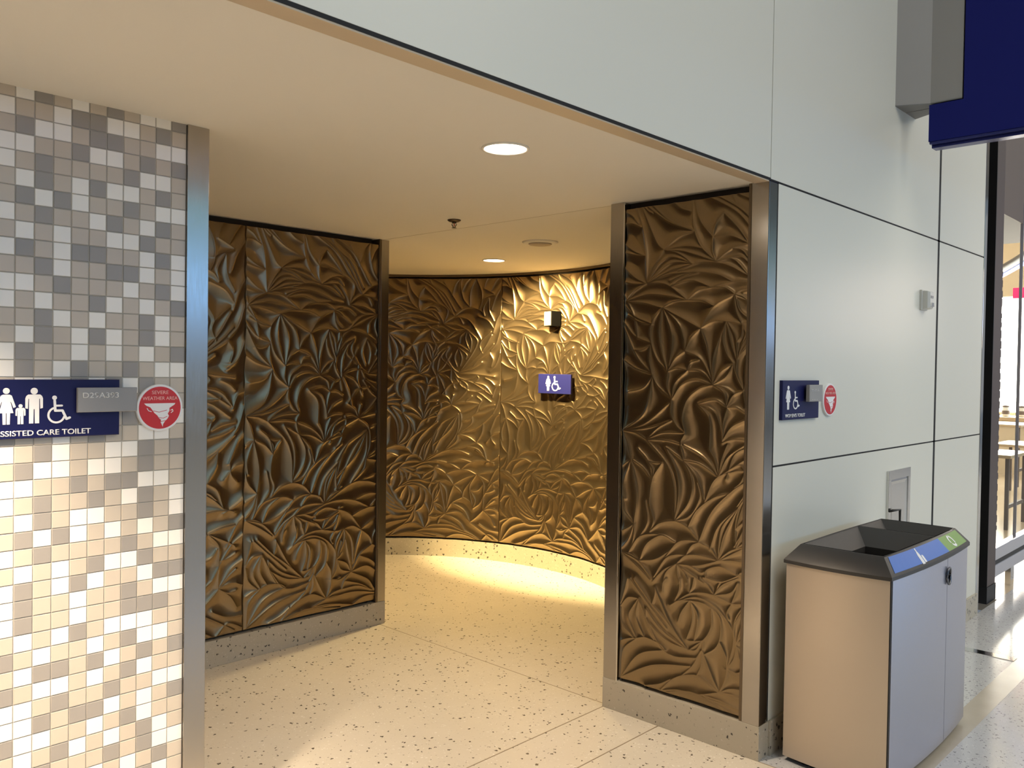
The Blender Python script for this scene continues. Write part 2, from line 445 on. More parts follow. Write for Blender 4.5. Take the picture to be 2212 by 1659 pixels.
# ------------------------------------------------------------------ carved relief panels
CURVES = '59,2426,108,2283,127,2060;88,2433,137,2327,181,2241,218,2207;88,2437,126,2399,150,2384;109,2430,238,2336,376,2278;140,2432,247,2339,376,2278;254,2433,304,2391,357,2368;366,2436,374,2303,412,2209,489,2135;378,2407,410,2317,472,2243;472,2243,486,2298,524,2343;524,2343,600,2265,647,2199;458,2434,561,2388,644,2321;472,2243,560,2240,647,2199;472,2243,472,2182,489,2135;218,2207,294,2258,376,2278;218,2207,334,2215,423,2197;218,2207,322,2193,489,2135;218,2207,295,2185,371,2134;218,2207,169,2141,127,2060;127,2060,197,2147,269,2170,375,2132;129,2060,234,2133,296,2145,375,2132;134,2060,252,2108,375,2132;297,2105,409,2135,535,2118,650,2060;253,2062,346,2091,402,2093,495,2077,577,2039;134,2060,253,2093,402,2093;254,2037,368,2057,469,2022;254,2037,307,2071,402,2091;127,2060,199,2056,254,2037,348,1970;6,1977,63,2026,127,2060;6,1977,121,2004,218,1999,348,1970;6,1977,112,1967,213,1939;213,1939,273,1966,348,1970;348,1970,422,1965,485,1938;348,1970,399,2009,469,2022;469,2022,537,2016,586,1985;479,2025,577,2039,646,2035;586,1985,610,2000,645,2005;586,1985,618,1976,646,1957;586,1985,607,1919,646,1882;582,1981,592,1912,621,1856;586,1985,485,1936,418,1842;6,1957,66,1903,161,1867;566,2185,614,2174,646,2139;489,2135,566,2183,647,2196;493,2134,575,2137,648,2064;-1,2405,41,2381,73,2342;0,2349,42,2347,90,2324;0,2250,54,2213,112,2189;-2,2212,55,2197,112,2187;-3,2142,57,2090,115,2061;1,2072,48,2061,115,2057;560,2428,590,2370,646,2328;213,1939,161,1878,151,1808,183,1714,246,1648;213,1939,198,1830,215,1741,246,1652;217,1939,258,1848,271,1779,253,1652;220,1939,302,1866,330,1805,340,1744;340,1740,288,1706,251,1648;340,1740,370,1797,418,1841;220,1939,328,1885,418,1841;418,1841,456,1740,485,1591;340,1740,423,1703,484,1603;353,1652,372,1688,413,1699;251,1648,302,1661,353,1652;353,1652,414,1652,454,1629,485,1591;274,1522,290,1592,353,1650;278,1522,326,1585,400,1609,485,1591;272,1522,246,1579,251,1641;272,1522,191,1585,151,1675,149,1765;272,1518,271,1453,304,1397,346,1369;346,1373,331,1441,358,1521,422,1572,485,1589;485,1591,486,1714,544,1866;544,1866,530,1795,552,1725,585,1685;546,1866,571,1776,600,1693;552,1865,590,1808,599,1750,600,1693;485,1591,525,1648,581,1682;489,1591,550,1627,581,1678;581,1682,602,1620,633,1571;600,1693,598,1642,633,1571;600,1693,615,1743,646,1797;600,1700,623,1729,647,1754;599,1779,618,1804,623,1851;623,1851,637,1822,642,1797;418,1841,478,1869,544,1869,621,1856;489,1587,547,1579,587,1559;485,1589,539,1557,556,1497;557,1496,588,1548,633,1567;557,1492,605,1494,649,1471;557,1496,499,1523,410,1504;559,1490,540,1422,537,1345;410,1503,471,1436,474,1307;415,1501,491,1474,526,1410,537,1345;537,1345,579,1406,646,1442;538,1337,592,1356,647,1356;140,1327,232,1362,346,1369;140,1327,204,1384,276,1422;140,1325,251,1328,330,1315;346,1362,327,1319,342,1245;2,1360,134,1403,270,1507;2,1360,128,1454,167,1620;2,1360,78,1352,140,1325;2,1360,30,1305,54,1221;167,1620,116,1568,30,1546;166,1632,79,1714,-2,1862;166,1632,71,1658,2,1697;-2,1882,63,1813,149,1780;55,1747,103,1745,149,1765;22,1913,95,1876,157,1868;633,1567,646,1499;648,1621,637,1571;2,1360,148,1380,276,1421;140,1325,253,1221,296,1114,302,965;247,1298,308,1188,321,1086,302,965;344,1244,390,1150,373,1054,302,963;416,1149,430,1083,383,998,302,962;247,1298,297,1271,344,1244;344,1244,413,1172,456,1068;344,1244,433,1233,522,1184;341,1313,428,1278,484,1234,522,1184;474,1304,509,1247,522,1184;564,1333,537,1265,522,1184;522,1186,565,1274,644,1333;456,1068,506,1173,595,1215,646,1224;373,944,417,1025,500,1091,577,1119;430,888,489,1023,577,1119,648,1173;600,1147,628,1171,649,1213;486,861,527,969,622,1062;528,818,557,937,620,1058;614,887,608,973,620,1058;616,978,627,1023,649,1091;616,978,632,991,649,1006;614,883,637,945,650,979;614,883,634,901,649,914;528,818,582,867,650,896;168,896,223,942,304,961,375,941,430,886;49,778,103,858,178,885,238,888;112,749,151,834,233,886,306,867;112,749,203,772,280,823;258,792,315,863,372,885,430,886;365,816,394,864,430,883;430,884,492,864,528,818;194,688,254,780,307,808,365,816;315,769,365,814,438,826,528,818;315,767,422,778,528,816;187,663,246,728,315,769;528,816,583,827,651,828;317,768,383,771,440,751,465,759;466,733,473,768,543,793,625,769;457,731,545,729,625,767;625,769,636,782,652,788;9,776,110,744,187,671;9,772,101,719,173,668;9,776,66,773,112,749;9,796,50,847,75,916;75,916,89,1020,83,1099,54,1220;75,922,22,980,6,1034;7,877,48,899,75,918;49,1215,14,1112,21,1032;46,1219,22,1205,5,1191;105,857,153,937,139,1034;49,778,74,846,80,919;170,900,186,953,163,1029,177,1140,226,1219;177,1136,152,1224,94,1279;177,1136,129,1187,66,1221;147,1228,185,1219,226,1221;147,1228,176,1191,179,1144;315,767,264,724,243,666;317,768,323,719,332,682;317,768,362,730,372,690;319,768,397,732,458,706;286,572,379,641,447,661,512,663;286,572,333,602,389,615;389,615,471,613,539,572,547,491,524,431,471,390;498,595,500,520,465,456,416,435;309,593,425,636,525,608,600,534,610,467,583,354;389,615,348,556,330,507;396,614,404,523,376,436;393,614,431,549,416,437;376,434,393,432,416,437;384,389,287,490,201,638;384,389,268,494,188,556;384,389,240,450,153,528;389,390,270,407,165,467;393,393,430,424,465,453;426,361,300,344,221,387,107,569;389,390,426,399,456,446;59,654,153,566,269,461;84,659,137,605,188,556;426,361,457,407,461,447;112,570,50,562,9,515;109,570,57,474,101,381;112,568,99,478,146,391;115,567,138,521,149,489;9,507,27,433,85,377;153,528,160,470,201,395;9,528,33,606,43,651;101,378,156,393,231,381,264,360;13,347,54,366,101,378;16,171,29,304,101,376;16,171,118,304,264,360;16,171,169,261,272,294,395,317;241,167,312,240,387,276,455,282,546,239;354,265,409,322,451,401;433,286,454,334,451,401;457,403,509,300,546,239;545,459,577,396,575,313,546,239;241,167,341,195,434,200,546,239;156,167,235,195,293,231;546,239,593,267,648,278;546,239,602,246,649,242;471,206,560,203,650,190;275,168,402,203,525,185,647,166;471,206,525,185,569,166;583,354,616,410,623,466;583,353,621,345,647,355;623,468,609,529,620,586,651,638;623,470,639,528,653,573;623,470,644,490,652,500;598,641,577,600,586,570;598,641,653,650;598,643,614,685,626,734;512,663,553,716,625,757;512,661,593,689,626,738;515,660,559,651,598,641;437,723,478,702,512,663;535,717,523,687,512,663;188,560,202,605,201,638;241,625,245,663,259,690;309,597,332,650,335,704;388,649,401,680,409,718;388,649,378,688,377,712;583,353,575,298,546,239;435,2431,594,2335,699,2205,789,2097;474,2433,607,2349,712,2234,789,2097;579,2426,717,2347,804,2228,857,2157;635,2333,704,2284,799,2135;695,2388,767,2280,827,2188,857,2152;790,2094,864,2152,938,2167,1024,2143,1065,2098;790,2094,837,2080,867,2030;790,2094,918,2062,1022,1924,1039,1880;693,2026,737,2064,790,2094;631,2208,700,2175,729,2134,696,2031;493,2134,612,2144,675,2072,693,2026;696,2026,809,2017,906,1975;696,2024,796,1974,891,1976;768,2270,794,2366,850,2430;853,2303,888,2378,939,2427;930,2177,934,2317,985,2423;985,2423,1035,2309,1038,2213,1012,2148;853,2303,877,2234,931,2172;857,2424,844,2372,853,2303;1058,2331,1073,2386,1096,2426;1058,2331,1107,2307,1150,2285;1101,2247,1055,2165,1065,2098;1105,2242,1112,2138,1157,2051;1037,2223,1069,2249,1150,2276;1010,2091,1099,2054,1159,1980;1126,1958,1078,1917,1039,1880;906,1970,848,1919,835,1855;906,1970,893,1893,937,1788;909,1970,946,1882,937,1791;913,1970,999,1891,993,1833;700,1877,811,1934,898,1971;700,1877,799,1861,880,1821,933,1786;589,1974,643,1953,706,1912;622,1989,683,1997,740,1961;700,1882,761,1940,810,1968;618,1859,666,1863,700,1877;608,1718,646,1823,700,1872;608,1718,667,1788,736,1820;754,1659,675,1738,736,1820;828,1821,794,1738,818,1660;828,1821,860,1738,847,1665;836,1816,904,1762,897,1723;736,1817,716,1748,768,1659;1039,1880,1025,1833,1050,1775;1135,1930,1042,1785,841,1606;1154,1854,1058,1761,841,1606;993,1833,942,1747,841,1606;1123,1775,1012,1709,967,1661;1123,1770,1150,1723,1135,1661;841,1604,952,1639,1044,1697;768,1653,841,1604,969,1596,1163,1575;768,1653,763,1549,793,1495;775,1653,820,1574,910,1503,912,1450;806,1560,859,1492,912,1450;813,1565,917,1542,1008,1587;1000,1587,1016,1559,978,1519;813,1565,971,1514,1134,1419;986,1520,1082,1493,1151,1415;1080,1560,1130,1537,1165,1505;912,1450,1020,1434,1136,1358;912,1450,847,1379,769,1327;769,1327,775,1372,788,1407;689,1418,746,1380,769,1327;670,1342,719,1349,769,1327;519,1184,618,1245,645,1226;670,1342,678,1298,645,1231;519,1184,651,1272,769,1327;769,1327,849,1267,863,1160,832,1070;769,1327,899,1350,1030,1339;1005,1400,1046,1368,1030,1339;899,1347,921,1377,958,1403;850,1257,938,1296,1030,1339;1030,1339,993,1256,874,1185;1032,1291,1096,1318,1171,1332;971,1240,1081,1261,1163,1298;874,1180,933,1194,963,1220;963,1220,950,1161,832,1070;832,1070,1028,1147,1164,1261;835,1247,688,1164,615,1069;835,1242,760,1104,610,968;839,1242,825,1084,714,921;835,1242,738,1127,605,892;832,1065,812,999,714,921;526,824,543,962,615,1054,688,1164;832,1070,930,1048,1004,1002;1004,1002,1054,1087,1067,1174;924,965,1010,949,1059,909;714,921,857,954,1004,1002;527,816,714,921,836,928,934,898;1004,1002,1065,959,1101,858;1135,1113,1146,1038,1181,994;520,816,634,832,752,814,862,762;738,817,860,850,974,828;862,762,943,824,1068,848,1169,836;862,762,937,756,1008,726;1002,937,1051,904,1101,857;1101,857,1143,843,1169,827;621,775,712,735,799,631;733,722,797,749,862,762;799,631,909,694,1008,726;672,650,735,658,800,626;800,626,867,571,883,524;743,430,766,528,800,621;672,650,730,573,743,430;672,650,695,533,730,378;672,648,674,580,621,468;665,647,613,548,621,468;584,645,631,641,665,650;621,463,691,432,724,375;724,375,650,401,625,463;576,348,638,339,720,372;660,277,679,330,724,372;730,378,789,471,883,524;785,468,893,413,957,312;883,524,952,486,984,433;724,375,849,392,957,312;724,372,851,308,905,239;679,325,801,285,883,235;660,277,779,277,883,235;545,234,744,246,952,204;1008,726,904,596,883,529;1008,724,949,617,968,474,984,433;1016,725,1074,658,1077,563,1073,419;1024,723,1149,659,1175,635;1008,726,1088,750,1171,761;961,580,1027,594,1066,638;965,570,998,503,984,438;1076,572,1126,580,1176,602;984,433,1047,482,1077,544;957,312,1018,362,1073,417;1073,417,1129,476,1179,513;1073,417,1130,441,1181,442;1081,416,1132,391,1183,396;1089,412,1149,361,1186,297;957,307,1086,230,1172,174;732,164,817,199,914,197,1040,154;461,196,607,193,732,169;905,235,1007,186,1056,152;640,1600,700,1660,760,1760;640,1600,740,1560,800,1470;640,1600,700,1480,720,1400;640,1610,650,1700,690,1780;640,1600,760,1630,850,1600;690,1420,760,1500,850,1520;1080,430,1150,520,1220,560;1080,430,1160,440,1220,420;1040,480,1140,640,1220,700;1120,640,1180,760,1220,800;1100,830,1160,860,1220,900;1100,1010,1160,1080,1220,1100;1130,1100,1180,1220,1220,1260;1150,1250,1190,1320,1220,1420;1150,1400,1180,1480,1220,1500;1120,1620,1180,1680,1220,1780;1130,1800,1180,1860,1220,1980;1150,1950,1180,2050,1220,2120;1130,2150,1170,2260,1220,2330;1120,2300,1160,2380,1190,2420;1040,300,1120,260,1220,250;1060,160,1130,220,1220,180;960,200,1060,160,1160,150;560,1180,600,1290,680,1330;0,2010,60,1900,80,1800;880,1480,960,1440,1080,1460'
CELL = .0026; PW = 1.22; PZ0 = .163; PZ1 = 2.418
def relief():
    cs = [np.array([int(v) for v in c.split(',')], float).reshape(-1, 2)/1000 for c in CURVES.split(';')]
    nu = int(round(PW/CELL))+1; nv = int(round((PZ1-PZ0)/CELL))+1
    d = np.full((nv, nu), 9.0); k = 24
    yy, xx = np.mgrid[-k:k+1, -k:k+1]
    for p in cs:
        q = np.vstack([2*p[0]-p[1], p, 2*p[-1]-p[-2]]); acc = []
        for i in range(1, len(q)-2):
            n = max(4, int(np.hypot(*(q[i+1]-q[i]))/.0015)); t = np.linspace(0, 1, n)[:, None]
            a, b, e, f_ = q[i-1], q[i], q[i+1], q[i+2]
            acc.append(.5*((2*b)+(-a+e)*t+(2*a-5*b+4*e-f_)*t*t+(-a+3*b-3*e+f_)*t**3))
        s = np.vstack(acc); s[:, 1] -= PZ0
        for u, v in s/CELL:
            iu, iv = int(round(u)), int(round(v))
            a0, a1, b0, b1 = max(0, iv-k), min(nv, iv+k+1), max(0, iu-k), min(nu, iu+k+1)
            if a0 >= a1 or b0 >= b1: continue
            sub = np.hypot(yy[a0-iv+k:a1-iv+k, b0-iu+k:b1-iu+k]-(v-iv), xx[a0-iv+k:a1-iv+k, b0-iu+k:b1-iu+k]-(u-iu))*CELL
            np.minimum(d[a0:a1, b0:b1], sub, out=d[a0:a1, b0:b1])
    g = np.ones((nv, nu)); kk = (CELL/.034)**2; r = np.exp(-(d/(.7*CELL))**2)*4
    for _ in range(420):
        gp = np.pad(g, 1, mode='edge')
        g = (gp[:-2, 1:-1]+gp[2:, 1:-1]+gp[1:-1, :-2]+gp[1:-1, 2:]+kk)/(4+kk+r*4)
    return -0.0145*(g**-3+np.maximum(d/.042, 1e-4)**-3)**(-1/3)-.0032*(1-np.exp(-d/.0045))
H = relief()
def panel_mesh(u0, u1, fn):
    """relief grid from u0 to u1; fn(u, v, depth) -> xyz arrays; edges are turned back into a rim"""
    i0, i1 = int(round(u0/CELL)), int(round(u1/CELL))
    h = H[:, i0:i1+1]; nv, nu = h.shape
    u = np.repeat((i0+np.arange(nu))[None, :]*CELL, nv, 0); v = np.repeat((PZ0+np.arange(nv)*CELL)[:, None], nu, 1)
    pad = lambda a: np.pad(a, 1, mode='edge')
    hp = pad(h); hp[0, :] = hp[-1, :] = hp[:, 0] = hp[:, -1] = -.045
    co = np.stack(fn(pad(u), pad(v), hp), -1).reshape(-1, 3)
    n2, n1 = hp.shape
    idx = np.arange(n1*n2).reshape(n2, n1)
    quads = np.stack([idx[:-1, :-1], idx[:-1, 1:], idx[1:, 1:], idx[1:, :-1]], -1).reshape(-1, 4)
    me = bpy.data.meshes.new('relief')
    me.vertices.add(len(co)); me.vertices.foreach_set('co', co.astype('f4').ravel())
    me.loops.add(quads.size); me.loops.foreach_set('vertex_index', quads.astype('i4').ravel())
    me.polygons.add(len(quads)); me.polygons.foreach_set('loop_start', np.arange(0, quads.size, 4, dtype='i4'))
    me.update(calc_edges=True); me.validate()
    me.polygons.foreach_set('use_smooth', np.ones(len(quads), bool))
    me.materials.append(M['bronze'])
    return me
G5 = 'bronze leaf-relief wall panels'
YL = 4.332
o = link('relief_panel', panel_mesh(0, .910, lambda u, v, h: (2.412+u, YL-h, v)))
tag(o, 'dark bronze leaf-carved wall panel right of the seam, ending at the passage', 'wall panel', G5)
o = link('relief_panel', panel_mesh(.262, 1.22, lambda u, v, h: (2.406-1.22+u, YL-h, v)))
tag(o, 'dark bronze leaf-carved wall panel partly hidden behind the tile wall and its steel post', 'wall panel', G5)
o = link('relief_panel', panel_mesh(0, .644, lambda u, v, h: (3.333-h, 2.432-u, v)))
tag(o, 'narrow brown leaf-carved panel framed in steel on the right side of the entrance', 'wall panel', G5)
cm = panel_mesh(0, PW, lambda u, v, h: ((CR-h)*np.cos(-u/CR), (CR-h)*np.sin(-u/CR), v))
for th, lab in ((17.05, 'brightly lit gold leaf-carved curved wall panel that carries the blue restroom sign'),
                (17.05+PW/CR*180/PI+.25, 'gold leaf-carved curved wall panel left of the one with the blue sign'),
                (17.05+2*(PW/CR*180/PI+.25), 'gold leaf-carved curved wall panel hidden round the corner behind the left wall'),
                ):
    o = link('curved_relief_panel', cm); o.location = (CX, CY, 0); o.rotation_euler = (0, 0, R(th)); tag(o, lab, 'wall panel', G5)

# walls that carry the panels, their bases, reveals and steel edges
p = MB(); p.box(1.30, 3.30, YL+.046, YL+.17, .13, HC); struct(p.build('wall_niche', M['dark_gap']))
p = MB(); p.box(1.30, 3.402, YL-.004, YL+.17, 0, .146, .002); struct(p.build('baseboard_left', M['base_t']))
post('trim_8', 3.323, 3.338, YL-.006, YL+.10, .146, HC, 'bronze_dark')
post('trim_9', 3.342, 3.402, YL-.002, YL+.17, .146, HC)
p = MB(); p.box(3.382, 3.62, 1.72, 2.49, .13, HC); struct(p.build('wall_pillar', M['dark_gap']))
p = MB(); p.box(3.326, 3.62, YF-.002, 2.518, 0, .146, .002); struct(p.build('baseboard_right', M['base_t']))
post('trim_10', 3.327, 3.62, 2.440, 2.516, .146, HC)
p = MB(); p.prism([(3.333, .146), (3.327, .146), (3.327, HC), (3.333, HC)], (Vector((0, 2.4395, 0)), XA, ZA, -YA), 0, .006); struct(p.build('trim_11', M['polished']))
p = MB(); p.box(3.327, 3.40, YF, 1.772, .146, HC, .0025); struct(p.build('trim_12', M['steel']))
post('trim_13', 3.331, 3.36, 1.774, 1.788, .146, HC, 'bronze_dark')
def arc_wall(name, r0, r1, z0, z1, m, a0=-21.8, a1=132, n=96):
    p = MB(); rings = []
    for i in range(n+1):
        a = R(a0+(a1-a0)*i/n); c_, s_ = math.cos(a), math.sin(a)
        rings.append([Vector((CX+r*c_, CY+r*s_, z)) for r, z in ((r0, z0), (r1, z0), (r1, z1), (r0, z1))])
    p.loft(rings); return struct(p.build(name, m, angle=40))
arc_wall('wall_curved', CR+.046, CR+.16, .13, HC, M['dark_gap'])
arc_wall('baseboard_curved', CR-.004, CR+.16, 0, .146, M['base_t'])
arc_wall('trim_14', CR-.003, CR+.06, 2.432, HC, M['bronze_dark'])
M['inner'] = mat('inner_wall', (.40, .34, .26), .6)
M['passage'] = mat('passage_wall', (.10, .075, .05), .5)  # unseen walls, made dark so the relief panels reflect less light
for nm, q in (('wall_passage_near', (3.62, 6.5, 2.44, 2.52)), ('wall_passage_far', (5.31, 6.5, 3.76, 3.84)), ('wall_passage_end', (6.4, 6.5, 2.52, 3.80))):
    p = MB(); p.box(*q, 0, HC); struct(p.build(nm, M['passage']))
for nm, q in (('wall_inner_left', (-.1, 1.3, 4.4, 4.5)), ('wall_inner_passage', (1.9, 2.05, 4.5, 5.6))):
    p = MB(); p.box(*q, 0, HC); struct(p.build(nm, M['inner']))

# ------------------------------------------------------------------ ceiling fittings
def downlight(x, y, energy, col, spot, label, size=.05, blend=.35, aim=None):
    t = thing('ceiling_downlight', (x, y, HC), label, 'ceiling light', 'recessed round downlights')
    p = MB(); p.lathe([(.088, HC+.001), (.088, HC-.004), (.080, HC-.006), (.077, HC-.002), (.077, HC+.001)], (x, y), 48, cap=False)
    rim = p.build('trim_ring', M['lamprim'], smooth=True)
    p = MB(); p.lathe([(.0765, HC-.0012), (.03, HC-.0016), (.004, HC-.0018)], (x, y), 48)
    lens = p.build('lens', M['lamp'], smooth=True)
    adopt(t, rim, lens)
    light('SPOT', 'downlight_beam', (x, y, HC-.02), energy, col, size, spot=spot, blend=blend, target=aim)
downlight(2.238, 2.177, 172, (1, .80, .60), 96, 'large glowing round downlight in the ceiling nearest the entrance edge', blend=.5)
downlight(4.506, 4.485, 1100, (1, .76, .36), 94, 'smaller-looking glowing downlight deep inside over the curved gold wall', blend=.5, aim=(5.27, 4.52, 1.66))
light('SPOT', 'downlight_beam', (4.506, 4.485, HC-.02), 205, (1, .76, .38), .05, spot=108, blend=.5)
downlight(-.02, 1.99, 830, (1, .80, .60), 68, 'glowing round downlight in front of the tile wall', blend=.9, aim=(.44, 2.70, .7), size=.11)
downlight(2.25, 6.0, 8, (1, .72, .42), 130, 'glowing downlight in the passage behind the left wall')
def speaker():
    x, y = 4.04, 3.61
    t = thing('ceiling_speaker', (x, y, HC), 'round cream ceiling speaker with a darker centre near the curved wall', 'ceiling speaker')
    p = MB(); p.lathe([(.115, HC+.001), (.115, HC-.003), (.10, HC-.010), (.075, HC-.012)], (x, y), 48, cap=False)
    a = p.build('flange', M['ceil'], smooth=True)
    p = MB(); p.lathe([(.075, HC-.012), (.07, HC-.018), (.02, HC-.02), (.003, HC-.02)], (x, y), 48)
    b = p.build('grille', mat('speaker_grille', (.42, .35, .28), .7, bump=.5, bscale=900), smooth=True)
    adopt(t, a, b)
speaker()
def sprinkler():
    x, y = 3.145, 3.44
    t = thing('fire_sprinkler', (x, y, HC), 'small dark brass fire sprinkler head hanging from the ceiling', 'sprinkler')
    p = MB(); p.lathe([(.036, HC+.001), (.037, HC-.004), (.028, HC-.010), (.012, HC-.012)], (x, y), 28); a = p.build('escutcheon', M['brass'], smooth=True)
    p = MB()
    p.lathe([(.010, HC-.010), (.010, HC-.018), (.006, HC-.020)], (x, y), 16)
    for s in (-1, 1): p.tube([(x+s*.010*.7, y-s*.010*.7, HC-.014), (x+s*.009, y-s*.009, HC-.026), (x+s*.002, y-s*.002, HC-.042)], .0022, 8)
    b = p.build('frame_arm', M['brass'], smooth=True)
    p = MB(); p.lathe([(.0025, HC-.016), (.0025, HC-.036)], (x, y), 10); g = p.build('glass_bulb', M['red'], smooth=True)
    p = MB()
    p.lathe([(.004, HC-.040), (.013, HC-.043), (.0135, HC-.0445), (.004, HC-.045)], (x, y), 20); d = p.build('deflector', M['brass'])
    adopt(t, a, b, g, d)
sprinkler()

# ------------------------------------------------------------------ signs
def plate(fr, x0, x1, z0, z1, d0, d1, bev=.002):
    """bevelled plate in a frame"""
    p = MB(); o, a, b, n = fr
    q = lambda i, d: [o+a*x+b*z+n*d for x, z in ((x0+i, z0+i), (x1-i, z0+i), (x1-i, z1-i), (x0+i, z1-i))]
    p.loft([q(0, d0), q(0, d1-bev), q(bev, d1)]); return p
def weather_disc(fr, x, z, label, r=.077):
    o, a, b, n = fr
    t = thing('severe_weather_sign', o+a*x+b*z, label, 'sign', 'round severe weather signs')
    p = MB(); p.loft([[o+a*(x+q[0])+b*(z+q[1])+n*d for q in circle(rr, n=64)] for rr, d in ((r, 0), (r, .009), (r-.002, .011))]); pl = p.build('backplate', M['white'], angle=30)
    p = MB(); p.prism([(x+q[0], z+q[1]) for q in circle(r-.0075, n=64)], fr, .0105, .0118); rd = p.build('red_face', M['red'])
    p = MB(); k = r
    P = lambda pts: p.prism([(x+q[0]*k, z+q[1]*k) for q in pts], fr, .0118, .0126)
    P([(-.69, .19), (-.60, .10), (-.42, .02), (-.36, -.06), (-.25, -.22), (-.12, -.33), (-.04, -.46), (.04, -.52), (.02, -.62), (.06, -.70), (.11, -.82), (.13, -.70), (.20, -.60), (.33, -.46), (.38, -.36), (.33, -.26), (.40, -.14), (.40, -.02), (.52, .06), (.62, .12), (.66, .19)][::-1])
    stroke(p, [(-.56, -.02), (-.50, -.12), (-.38, -.16)], .03, fr, .0118, .0124, 1, x, z, k)
    stroke(p, [(.46, -.12), (.54, -.08), (.56, -.16), (.48, -.22)], .03, fr, .0118, .0124, 1, x, z, k)
    fn = p.build('tornado_symbol', M['white'])
    ln = []
    for pts in ([(-.30, -.13), (-.05, -.19), (.28, -.11)], [(-.06, -.43), (.14, -.45), (.30, -.38)], [(.02, -.60), (.12, -.58), (.24, -.56)]):
        p = MB(); stroke(p, pts, .022, fr, .0126, .0129, 1, x, z, k); ln.append(p.build('swirl_line', M['red']))
    t1 = text('lettering', 'SEVERE', fr, x, z+.58*r, .72*r, M['pinktxt'], None, .0008, .0118, .01, .15*r, 'CENTER')
    t2 = text('lettering', 'WEATHER AREA', fr, x, z+.33*r, 1.52*r, M['pinktxt'], None, .0008, .0118, .01, .15*r, 'CENTER')
    adopt(t, pl, rd, fn, t1, t2, *ln)

def left_sign():
    fr = fr_front(0, 2.785, 0)
    t = thing('restroom_sign', (.90, 2.785, 1.508), 'large blue assisted care toilet sign with family and wheelchair figures on the tile wall', 'sign')
    a = plate(fr, .715, 1.103, 1.4205, 1.595, 0, .018).build('panel', M['blue'])
    p = MB(); woman(p, fr, .781, 1.464, .107, .0178, .0192); w = p.build('woman_figure', M['white'])
    p = MB(); man(p, fr, .8185, 1.464, .059, .0178, .0192); c = p.build('child_figure', M['white'])
    p = MB(); man(p, fr, .855, 1.465, .106, .0178, .0192); m = p.build('man_figure', M['white'])
    p = MB(); wheelchair(p, fr, .921, 1.464, .083, .0178, .0192); wc = p.build('wheelchair_symbol', M['white'])
    tx = text('lettering', 'ASSISTED CARE TOILET', fr, .748, 1.4285, .268, M['white'], None, .0014, .0178, .018, .0165)
    adopt(t, a, w, c, m, wc, tx)
    t = thing('room_number_plaque', (1.055, 2.755, 1.53), 'grey room number plaque standing over the corner of the large blue sign', 'sign')
    a = plate(fr, .972, 1.152, 1.4945, 1.5705, .022, .034).build('panel', M['greyplq'])
    p = MB(); p.box(1.03, 1.10, 2.763, 2.7668, 1.505, 1.56); b = p.build('bracket', M['greyplq'])
    tx = text('lettering', 'D29A393', fr, .986, 1.5385, .108, M['greytxt'], None, .0012, .0338, .012, .017)
    adopt(t, a, b, tx)
    weather_disc(fr, 1.2365, 1.5025, 'round red tornado sign on the tile wall beside the left steel post')
left_sign()

def right_sign():
    fr = fr_front(0, YF, 0)
    t = thing('restroom_sign', (3.635, YF, 1.53), "square blue women's toilet sign on the pale wall panel right of the entrance", 'sign')
    a = plate(fr, 3.455, 3.820, 1.443, 1.615, 0, .015).build('panel', M['blue'])
    p = MB(); woman(p, fr, 3.507, 1.488, .104, .0148, .0162, 1.0); w = p.build('woman_figure', M['white'])
    p = MB(); wheelchair(p, fr, 3.583, 1.489, .080, .0148, .0162, 1.0); wc = p.build('wheelchair_symbol', M['white'])
    tx = text('lettering', "WOMEN'S TOILET", fr, 3.481, 1.4535, .196, M['white'], None, .0014, .0148, .01, .0155)
    adopt(t, a, w, wc, tx)
    t = thing('room_number_plaque', (3.725, 1.66, 1.555), "small silver plaque with braille dots over the corner of the women's sign", 'sign')
    a = plate(fr, 3.657, 3.792, 1.5205, 1.5955, .028, .045).build('panel', M['greymetal'])
    p = MB()
    for i, ch in enumerate(('1101', '1000', '0110', '1110', '0101', '1011')):
        for j in range(4):
            if ch[j] == '1': p.prism([(3.678+i*.013+(j % 2)*.005+q[0], 1.575+(-.006 if j > 1 else 0)+q[1]) for q in circle(.002, n=8)], fr, .0448, .0462)
    b = p.build('braille_row', M['greytxt'])
    p = MB()
    for i in range(5): p.prism([(3.685+i*.012+q[0], 1.530+q[1]) for q in circle(.002, n=8)], fr, .0448, .046)
    b2 = p.build('braille_row', M['greytxt'])
    p = MB(); p.box(3.70, 3.77, YF-.0285, YF-.0145, 1.53, 1.58); c = p.build('bracket', M['greymetal'])
    adopt(t, a, b, b2, c)
    weather_disc(fr, 3.955, 1.5235, "round red tornado sign on the pale panel beside the women's toilet sign", .0765)
right_sign()

